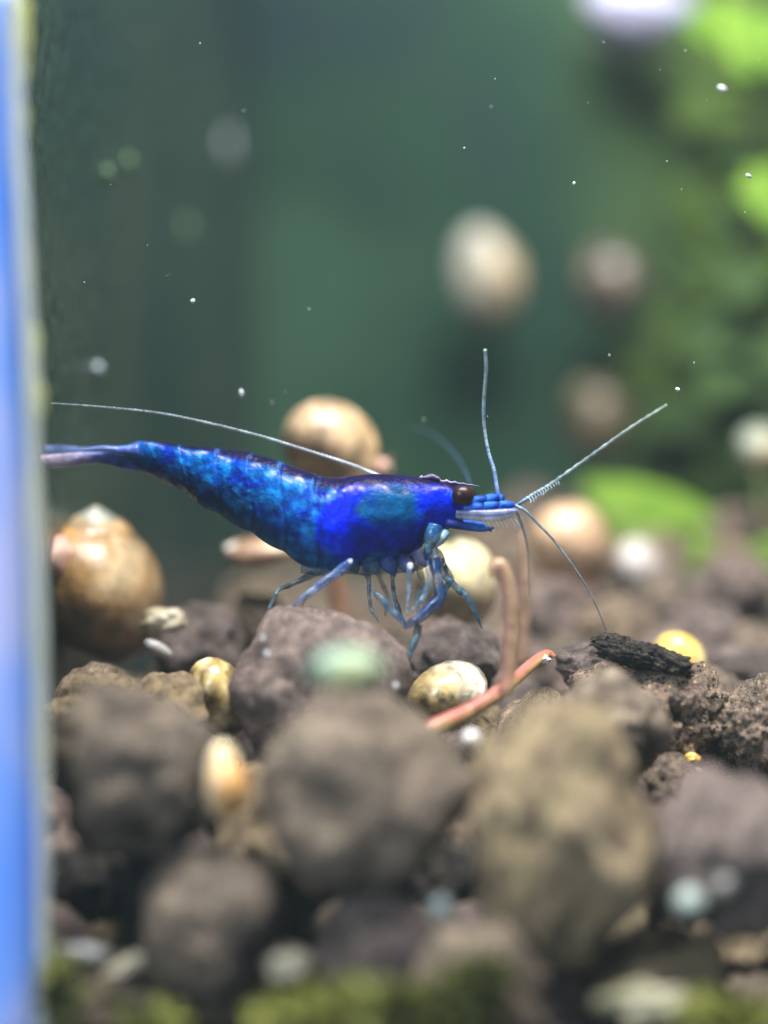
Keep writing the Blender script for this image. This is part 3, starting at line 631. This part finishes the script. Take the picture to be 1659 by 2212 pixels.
for i, (tx, ty, bx, by, hw, d) in enumerate(rows):
    cx, cy = (tx + bx) / 2, (ty + by) / 2
    ab = 1 - sstep(700, 745, cx)
    sc = 0.0
    for s in SEG:
        u = (cx - s) / 70
        if 0 <= u < 1: sc = u
    sc0 = sc
    for k in range(NS):
        a = 2 * math.pi * k / NS; ca, sa = math.cos(a), math.sin(a)     # a=0 back, pi belly
        sc = 0.0; cq = cx + 13 * ca * abs(ca) - 6 * math.cos(3 * a)
        for q_ in SEG:
            if 0 <= (cq - q_) / 70 < 1: sc = (cq - q_) / 70
        rad = 1.0 + ab * 0.075 * (sc - 0.5) * (0.4 + 0.6 * abs(sa))
        if ab > .3 and ca < -0.35: rad += 0.07 * (math.sin(math.pi * sc) - .5) * sstep(-.35, -.8, ca) * ab
        rad += 0.012 * noise.fractal(Vector((cx * .02, ca * 2, sa * 2)), 1, 2, 3)
        w = abs(sa) ** 0.85 * math.copysign(1, sa) * (1.0 if ca > 0 else (1 - 0.25 * ca * ca))
        px = cx + (tx - bx) / 2 * ca * rad; py = cy + (ty - by) / 2 * ca * rad
        V.append(P(px, py, d - sz(hw, 9) * w * rad) - SO)
        f1 = noise.fractal(Vector((px * .018, py * .026, 1.7)), 1, 2, 4); f2 = noise.fractal(Vector((px * .05, py * .05, 5.2)), 1, 2, 3)
        side = mixc(BLU, CYA, ab * (0.80 + 0.6 * f1)); side = mixc(side, (0.002, 0.17, 0.52), ab * sstep(.12, .42, f2) * .8)
        side = mixc(side, (0.001, 0.012, 0.30), sstep(.05, .5, -f1) * .65)
        e = ((px - 842) / 62) ** 2 + ((py - 1095) / 62) ** 2
        side = mixc(side, TEA, sstep(1.5, .25, e + .8 * f1) * .9)
        e = ((px - 850) / 95) ** 2 + ((py - 1175) / 55) ** 2
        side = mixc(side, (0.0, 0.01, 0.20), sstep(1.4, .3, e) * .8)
        e = ((px - 715) / 35) ** 2 + ((py - 1140) / 60) ** 2
        side = mixc(side, (0.0, 0.014, 0.80), sstep(1.5, .3, e + .5 * f2) * .9)
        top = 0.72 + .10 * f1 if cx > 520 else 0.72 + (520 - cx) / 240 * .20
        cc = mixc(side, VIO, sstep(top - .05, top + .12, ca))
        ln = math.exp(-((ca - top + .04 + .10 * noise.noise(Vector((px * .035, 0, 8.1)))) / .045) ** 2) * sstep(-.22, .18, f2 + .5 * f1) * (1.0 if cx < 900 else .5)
        cc = mixc(cc, (0.36, 0.31, 0.52), ln * (.55 + .9 * noise.noise(Vector((px * .11, py * .2, 3.3)))))  # broken pale line paints in the gloss highlight along the back
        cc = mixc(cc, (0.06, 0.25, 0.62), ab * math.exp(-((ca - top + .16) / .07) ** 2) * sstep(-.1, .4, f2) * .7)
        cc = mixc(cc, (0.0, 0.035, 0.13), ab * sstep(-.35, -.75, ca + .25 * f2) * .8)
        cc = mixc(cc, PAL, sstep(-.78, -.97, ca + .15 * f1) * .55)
        if cx < 320: cc = mixc(cc, (0.05, 0.12, 0.40), (320 - cx) / 60)
        cc = mixc(cc, (0.01, 0.20, 0.60), ab * math.exp(-((ca + .30 + .25 * f1) / .20) ** 2) * sstep(.35, .6, sc) * sstep(.98, .8, sc) * sstep(-.2, .2, f2) * .8)
        cc = mixc(cc, (0.03, 0.22, 0.62), ab * sstep(.80, .97, sc) * .30 * sstep(-.5, .5, f2)); cc = mixc(cc, (0.0, 0.02, 0.16), ab * sstep(.14, .0, sc) * .6 * (sc > 0))
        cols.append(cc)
n = len(rows)
for i in range(n - 1):
    for k in range(NS):
        k2 = (k + 1) % NS; F.append((i * NS + k, (i + 1) * NS + k, (i + 1) * NS + k2, i * NS + k2))
F.append(tuple(range(NS))); F.append(tuple((n - 1) * NS + k for k in reversed(range(NS))))
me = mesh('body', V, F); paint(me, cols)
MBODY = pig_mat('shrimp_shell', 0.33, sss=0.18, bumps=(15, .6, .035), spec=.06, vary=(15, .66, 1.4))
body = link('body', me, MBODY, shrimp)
MCLR = pig_mat('shrimp_clear', 0.25, alpha='attr', bumps=(20, .4, .02), coat=.08, vary=(18, .55, 1.45), spec=.4)
MSOFT = pig_mat('shrimp_soft', 0.5, alpha='attr', bumps=(20, .4, .02), vary=(18, .6, 1.4), spec=.15)
def blade(name, outline, d, th, cfun, parent=shrimp, tiltd=0.0, mat=None, ridge=0):
    """a flat organ: outline rows of (x, ytop, ybot) with real thickness"""
    rows = crom(outline, 6); V, F, C = [], [], []; K = 12
    for i, (x, y0, y1) in enumerate(rows):
        dd = d + tiltd * i / len(rows)
        for k in range(K):
            a = 2 * math.pi * k / K; y = (y0 + y1) / 2 - (y1 - y0) / 2 * math.cos(a)
            t = th * (math.sin(a)) * (1 + (.4 * math.cos((y - y0) / max(1, y1 - y0) * 6.283 * ridge) if ridge else 0))
            V.append(P(x, y, dd - t) - SO); C.append(cfun(x, y, i / (len(rows) - 1), (y - y0) / max(1e-3, y1 - y0)))
    n = len(rows)
    for i in range(n - 1):
        for k in range(K):
            k2 = (k + 1) % K; F.append((i * K + k, (i + 1) * K + k, (i + 1) * K + k2, i * K + k2))
    F.append(tuple(range(K))); F.append(tuple((n - 1) * K + k for k in reversed(range(K))))
    me = mesh(name, V, F); paint(me, C); return link(name, me, mat or MCLR, parent)
# tail fan
def tf(x, y, u, v):
    f = noise.noise(Vector((x * .03, y * .1, 2)))
    c = mixc((0.06, 0.13, 0.50), (0.16, 0.22, 0.42), u + .4 * f); return (*c, lerp(.95, .55, u))
def tf2(x, y, u, v):
    f = noise.noise(Vector((x * .03, y * .1, 7)))
    c = mixc((0.05, 0.12, 0.48), (0.42, 0.36, 0.48), sstep(.2, .9, u) + .3 * f); return (*c, lerp(.95, .75, u))
blade('tail_fan', [(300, 962, 1000), (262, 966, 990), (220, 964, 988), (180, 966, 986), (130, 962, 988), (85, 964, 986)], 9.30, .012, tf, tiltd=.15)
blade('tail_fan', [(300, 975, 1018), (262, 975, 1012), (220, 974, 1003), (180, 976, 1004), (130, 980, 1010), (85, 984, 1010)], 9.26, .014, tf2, tiltd=.05)
blade('telson', [(300, 958, 990), (262, 963, 985), (225, 962, 978), (190, 966, 976), (170, 970, 974)], 9.24, .025, tf)
# rostrum with its teeth
def rc(x, y, u, v): return (*mixc((0.02, 0.012, 0.06), (0.30, 0.27, 0.36), sstep(.35, 0.0, v) * .9), 1)
teeth = []
for i in range(23):
    x = 905 + i * 6; u = i / 22
    y = lerp(1031, 1050, u ** 1.2); teeth.append((x, y - (5 * (1 - u) if i % 3 == 1 else 0), y + lerp(16, 1.5, u)))
blade('rostrum', teeth, 9.0, .022, rc, mat=MBODY)
blade('crest', [(912, 1030, 1034), (925, 1025, 1036), (935, 1024, 1036), (950, 1031, 1038)], 8.97, .02, lambda *a: (.12, .10, .17, 1), mat=MBODY)
# eyes on stalks
MEYE = plain('eye_dark', (0.014, 0.006, 0.008), 0.3, vary=(30, (0.026, 0.009, 0.011)), spec=.25)
for dd, ox in ((8.86, 0), (9.15, 6)):
    st = [(975 + ox, 1075, 9.0, 15), (986 + ox, 1072, (9 + dd) / 2, 15), (995 + ox, 1070, dd + .02, 18)]
    v, f = tube(st, 4, 10, SO); me = mesh('eye_stalk', v, f); paint(me, [(0.01, 0.10, 0.75, 1)] * len(v)); sk = link('eye_stalk', me, MBODY, shrimp)
    eo = P(1000 + ox, 1070, dd) - SO
    me = ico(4, lambda v: Vector((v.x * sz(25, dd), v.y * sz(21, dd), v.z * sz(22, dd))))
    e = link('eye', me, MEYE, sk, eo); e.rotation_euler = (0, R(12), 0)
# feelers' bases
def rod(name, ctrl, c0, c1, n=5, seg=8, al=1.0, rip=0, ripn=1, mat=None, parent=shrimp, pw=1.0):
    v, f = tube(ctrl, n, seg, SO, rip=rip, ripn=ripn); me = mesh(name, v, f); N = max(1, len(v) - 1)
    C = []
    for i, p in enumerate(v):
        u = i / N; jn = noise.noise(p * 14)
        a = lerp(al[0], al[1], u) if isinstance(al, tuple) else al
        C.append((*mixc(c0, c1, u ** pw + .35 * jn), a))
    paint(me, C); return link(name, me, mat or MCLR, parent)
DB, LB = (0.003, 0.015, 0.16), (0.02, 0.13, 0.50)
for dd in (8.93, 9.10):
    for a, b_ in (((1012, 1086, 11), (1050, 1080, 9)), ((1051, 1078, 9), (1078, 1075, 8)), ((1079, 1077, 8), (1090, 1076, 5))):
        rod('feeler_base', [(a[0], a[1], dd, a[2]), ((a[0] + b_[0]) / 2, (a[1] + b_[1]) / 2, dd, a[2] + 1), (b_[0], b_[1], dd, b_[2])], LB, DB, mat=MBODY)
for a, b_ in (((1002, 1098, 12), (1044, 1096, 9)), ((1046, 1093, 8), (1078, 1091, 7)), ((1080, 1090, 8), (1113, 1091, 5))):
    rod('feeler_base', [(a[0], a[1], 8.88, a[2]), ((a[0] + b_[0]) / 2, (a[1] + b_[1]) / 2, 8.88, a[2] + 1), (b_[0], b_[1], 8.88, b_[2])], LB, DB, mat=MBODY)
def scl(x, y, u, v):
    s = .5 + .5 * math.cos(v * 6.283 * 2.2)
    return (*mixc((0.27, 0.31, 0.36), (0.01, 0.03, 0.30), s * sstep(.9, .4, v)), lerp(.95, .25, v))
blade('antenna_scale', [(985, 1102, 1120), (1010, 1101, 1124), (1050, 1101, 1127), (1080, 1099, 1126), (1100, 1098, 1120), (1114, 1099, 1110), (1118, 1101, 1105)], 8.86, .02, scl, ridge=3)
rod('mouth_limb', [(965, 1130, 8.92, 10), (1000, 1136, 8.9, 9), (1035, 1142, 8.9, 7), (1056, 1142, 8.9, 5.5), (1068, 1140, 8.9, 2)], DB, (0.03, .15, .5), mat=MSOFT)
rod('mouth_limb', [(975, 1128, 9.0, 10), (1010, 1130, 9.0, 8), (1045, 1136, 9.0, 6), (1062, 1148, 9.0, 3)], DB, LB, mat=MBODY)
rod('mouth_limb', [(940, 1135, 8.90, 17), (935, 1155, 8.89, 19), (928, 1176, 8.89, 13), (925, 1195, 8.88, 6)], (0.005, .06, .20), (.06, .18, .26), al=.7)
rod('mouth_limb', [(965, 1150, 8.92, 10), (950, 1165, 8.9, 12), (935, 1180, 8.9, 10), (940, 1200, 8.9, 8), (950, 1215, 8.9, 6)], (.15, .35, .5), (.5, .5, .55), al=.8)
for hx in range(9):     # hairs under the scale
    x = 1040 + hx * 9; rod('bristle', [(x, 1120, 8.86, 1.1), (x + 8, 1133, 8.86, .8), (x + 12, 1142, 8.86, .5)], (.4, .5, .6), (.5, .55, .6), n=2, seg=4, al=.8)
# feelers
PG = (0.50, 0.62, 0.66)
rod('antenna', [(985, 1100, 9.16, 4), (920, 1062, 9.2, 4), (810, 1024, 9.2, 4.0), (760, 1004, 9.2, 3.8), (660, 972, 9.18, 3.4), (560, 941, 9.15, 3.0), (430, 909, 9.14, 2.6), (330, 890, 9.13, 2.2), (200, 877, 9.1, 1.8), (110, 871, 9.1, 1.4)], (.5, .56, .66), (.30, .38, .44), n=40, seg=6, al=(.9, .4), rip=.25, ripn=1.9)
rod('antennule', [(1077, 1074, 8.96, 5.5), (1072, 1045, 8.96, 5.2), (1067, 1015, 8.96, 5), (1055, 975, 8.97, 4.3), (1046, 920, 8.97, 4.2), (1045, 870, 8.93, 4.4), (1050, 800, 8.87, 4.6), (1048, 755, 8.83, 4)], (.02, .10, .50), (.34, .46, .45), n=16, seg=8, rip=.10, ripn=2.1, al=(1, .8), pw=.55)
an = rod('antennule', [(1112, 1094, 8.92, 4), (1150, 1070, 8.92, 5.2), (1190, 1046, 8.9, 5.0), (1270, 989, 8.88, 4.2), (1360, 925, 8.84, 3.4), (1441, 874, 8.8, 2.5)], (.03, .11, .24), (.34, .42, .38), n=18, seg=8, rip=.18, ripn=1.57, al=(.95, .55), pw=.6)
for i in range(12):
    t = i / 11; x, y = lerp(1143, 1203, t), lerp(1075, 1036, t)
    h = rnd.uniform(8, 15); rod('bristle', [(x, y, 8.9, 1.2), (x + 4, y + h * .5, 8.88, .9), (x + rnd.uniform(1, 6), y + h, 8.87, .5)], (.2, .32, .45), (.3, .42, .5), n=2, seg=4, parent=an)
rod('antennule', [(1112, 1092, 8.9, 4.5), (1135, 1104, 8.9, 4), (1160, 1130, 8.92, 3.2), (1200, 1172, 8.96, 3), (1255, 1248, 9.0, 2.3), (1285, 1303, 9.02, 1.8), (1310, 1362, 9.04, 1.2)], (.22, .34, .42), (.14, .15, .15), n=14, seg=6, al=(.95, .8))
rod('antennule', [(1112, 1096, 9.1, 5), (1128, 1135, 9.15, 4.5), (1140, 1190, 9.2, 3), (1144, 1290, 9.25, 2)], (.24, .36, .42), (.22, .24, .24), n=10, seg=6, al=(.7, .4))
rod('antenna', [(1020, 1085, 9.15, 4), (1012, 1035, 9.5, 4), (985, 985, 9.8, 4), (935, 938, 10.0, 4), (880, 920, 10.2, 3.5)], (.04, .10, .20), (.06, .12, .18), n=10, seg=6, al=(.32, .12))
# legs
def leg(name, pts, c0, c1, al=.92):
    if name == 'claw_leg': pts = [(p[0], p[1], p[2], p[3] * 1.1) for p in pts]
    """pts: joints (x, y, d, r); slightly swollen joints"""
    q = []; pts = [(p[0], p[1], p[2], p[3] * .72) for p in pts]
    for i, p in enumerate(pts):
        q.append(p)
        if i < len(pts) - 1:
            z = pts[i + 1]; q.append(tuple(lerp(p[j], z[j], .5) for j in range(3)) + (lerp(p[3], z[3], .5) * 1.12,))
    v, f = tube(q, 7, 10, SO); C = []
    js = [P(p[0], p[1], p[2]) - SO for p in pts]
    for i, p in enumerate(v):
        u = i / len(v); w = noise.noise(p * 22) + .6 * noise.noise(p * 48)
        c = mixc(c0, c1, u + .9 * w)
        jd = min((p - j).length for j in js[1:-1]) if len(js) > 2 else 1
        c = mixc(c, (.30, .46, .58), .55 * sstep(.035, .008, jd) * (.5 + w))
        C.append((*c, al * (0.66 + .40 * w)))
        v[i] = p + (p - SO).normalized() * .004 * w
    me = mesh(name, v, f); paint(me, C); return link(name, me, MCLR, shrimp)
LT, LM = (0.015, 0.05, 0.09), (0.06, 0.13, 0.19)
leg('walking_leg', [(700, 1228, 9.0, 12), (640, 1258, 8.98, 8), (601, 1275, 8.96, 7), (584, 1308, 8.93, 6.5), (573, 1346, 8.92, 2)], (.07, .14, .20), (0.01, .04, .08))
leg('walking_leg', [(758, 1212, 8.86, 13), (728, 1237, 8.84, 14), (675, 1276, 8.80, 12), (640, 1302, 8.78, 7), (620, 1318, 8.78, 3)], (.03, .08, .28), (.14, .19, .28), .8)
leg('walking_leg', [(790, 1225, 8.98, 12), (797, 1255, 8.98, 7), (797, 1288, 8.97, 6), (803, 1320, 8.96, 6), (820, 1345, 8.95, 2)], LT, (.10, .17, .24))
leg('walking_leg', [(850, 1222, 9.06, 12), (848, 1252, 9.06, 7), (851, 1285, 9.06, 7), (865, 1330, 9.04, 8), (878, 1352, 9.04, 3)], (.02, .06, .14), LM)
leg('walking_leg', [(800, 1270, 8.92, 3), (825, 1295, 8.9, 12), (850, 1322, 8.9, 12), (872, 1345, 8.9, 8)], (.05, .13, .19), (.03, .1, .24), .65)
leg('walking_leg', [(884, 1218, 8.90, 9), (883, 1262, 8.90, 8), (881, 1300, 8.90, 7), (879, 1332, 8.90, 3)], (.12, .20, .32), (.22, .28, .36), .65)
leg('claw_leg', [(938, 1205, 8.86, 17), (945, 1245, 8.84, 14), (951, 1292, 8.82, 17), (908, 1334, 8.78, 14), (872, 1356, 8.76, 8)], (.004, .025, .075), (.006, .03, .13), .97)
leg('claw_leg', [(905, 1350, 8.80, 10), (898, 1378, 8.78, 11), (886, 1410, 8.76, 9), (877, 1440, 8.75, 3)], (.008, .04, .07), (.03, .08, .11), .95)
leg('claw_leg', [(950, 1208, 8.95, 14), (964, 1248, 8.95, 9), (984, 1268, 8.94, 10), (1008, 1288, 8.93, 9), (1023, 1312, 8.93, 8), (1041, 1358, 8.93, 3)], (.03, .14, .24), (.012, .05, .085), .95)
leg('claw_leg', [(960, 1222, 9.08, 8), (975, 1252, 9.1, 8), (955, 1280, 9.1, 9), (930, 1300, 9.1, 5)], (.07, .32, .46), (.01, .07, .17), .9)
leg('walking_leg', [(815, 1222, 9.12, 10), (822, 1252, 9.16, 8), (838, 1290, 9.18, 7), (832, 1330, 9.18, 4)], (.10, .20, .28), (.20, .28, .34), .6)
leg('walking_leg', [(905, 1222, 9.10, 11), (912, 1258, 9.14, 9), (900, 1296, 9.16, 8), (905, 1335, 9.16, 4)], (.10, .24, .36), (.26, .36, .42), .6)
leg('walking_leg', [(730, 1226, 9.10, 10), (700, 1256, 9.16, 8), (668, 1274, 9.18, 6), (652, 1308, 9.18, 3)], (.06, .14, .24), (.20, .28, .34), .6)
leg('walking_leg', [(925, 1212, 8.92, 12), (930, 1250, 8.9, 11), (915, 1290, 8.88, 9), (890, 1318, 8.88, 5)], (.05, .12, .26), (.16, .28, .38), .6)
for i, x in enumerate((722, 760, 800, 838, 874, 908, 934)):       # the leg bases, side by side under the carapace
    q = rnd.uniform; y0 = 1204 - (x > 890) * 14
    rod('leg_base', [(x - q(2, 8), y0 - 8, 8.97, 14), (x, y0 + 8, 8.96, q(18, 23)), (x + q(4, 12), y0 + 22, 8.94, q(13, 17)), (x + q(8, 18), y0 + q(32, 42), 8.93, 4)], (0.002, .014, .15), (q(.02, .07), q(.07, .14), q(.18, .26)), al=q(.5, .75), mat=MSOFT)
blade('belly_fringe', [(650, 1215, 1238), (700, 1222, 1246), (750, 1216, 1240), (790, 1214, 1244), (830, 1210, 1240), (870, 1204, 1238), (905, 1190, 1232), (935, 1180, 1216)], 9.0, .05,
      lambda x, y, u, v: (.06, .15, .26, .42 + .5 * noise.noise(Vector((x * .06, y * .06, 4)))), mat=MSOFT)
for x, y in ((505, 1118), (552, 1146), (598, 1176), (642, 1204)):     # swimming legs folded under the abdomen
    for q in (0, 1):
        rod('swimmeret', [(x - 16 + 12 * q, y - 16, 9.07, 8), (x + 4 + 9 * q, y - 2, 9.06, 10), (x + 24 + 7 * q, y + 12, 9.05, 7), (x + 38 + 5 * q, y + 22, 9.05, 2.5)], (0.0, .045, .22), (.01, .08, .18), al=.75, mat=MSOFT)
# little bubbles clinging to shrimp and pellet
MB, nt, b = nm('bubble'); b.inputs['Base Color'].default_value = (.9, .93, 1, 1); b.inputs['Roughness'].default_value = .05; b.inputs['Alpha'].default_value = .35
for px, py, d, r, lab in [(577, 1411, 8.42, 7, 'tiny bubble on the left face of the pellet under the shrimp'), (855, 1480, 8.42, 6, 'tiny bubble on the right face of the pellet under the shrimp'),
                          (568, 1378, 8.45, 5, 'tiny bubble near the top left of the pellet under the shrimp'), (757, 1212, 8.78, 5, 'tiny bubble at the rear leg joint of the shrimp'), (886, 1222, 8.76, 7, 'tiny bubble at the middle leg joint of the shrimp')]:
    me = ico(3, lambda v: v * sz(r, d)); tag(link('bubble', me, MB, None, P(px, py, d)), lab, 'bubble', 'tiny clinging bubbles')

# ================================================================== THE WATER'S MILKY HAZE
me = bpy.data.meshes.new('haze'); bm = bmesh.new(); bmesh.ops.create_cube(bm, size=1.0); bm.to_mesh(me); bm.free()
hz = bpy.data.objects.new('haze', me); COL.objects.link(hz); hz.location = (2.5, 7.6, 5.2); hz.scale = (20, 20, 13.0); hz['kind'] = 'stuff'
m = bpy.data.materials.new('haze'); m.use_nodes = True; nt = m.node_tree; nt.nodes.remove(nt.nodes['Principled BSDF'])
pv = nt.nodes.new('ShaderNodeVolumePrincipled'); pv.inputs['Color'].default_value = (0.62, 0.86, 0.95, 1); pv.inputs['Density'].default_value = 0.0016
nt.links.new(pv.outputs[0], nt.nodes['Material Output'].inputs['Volume']); me.materials.append(m)
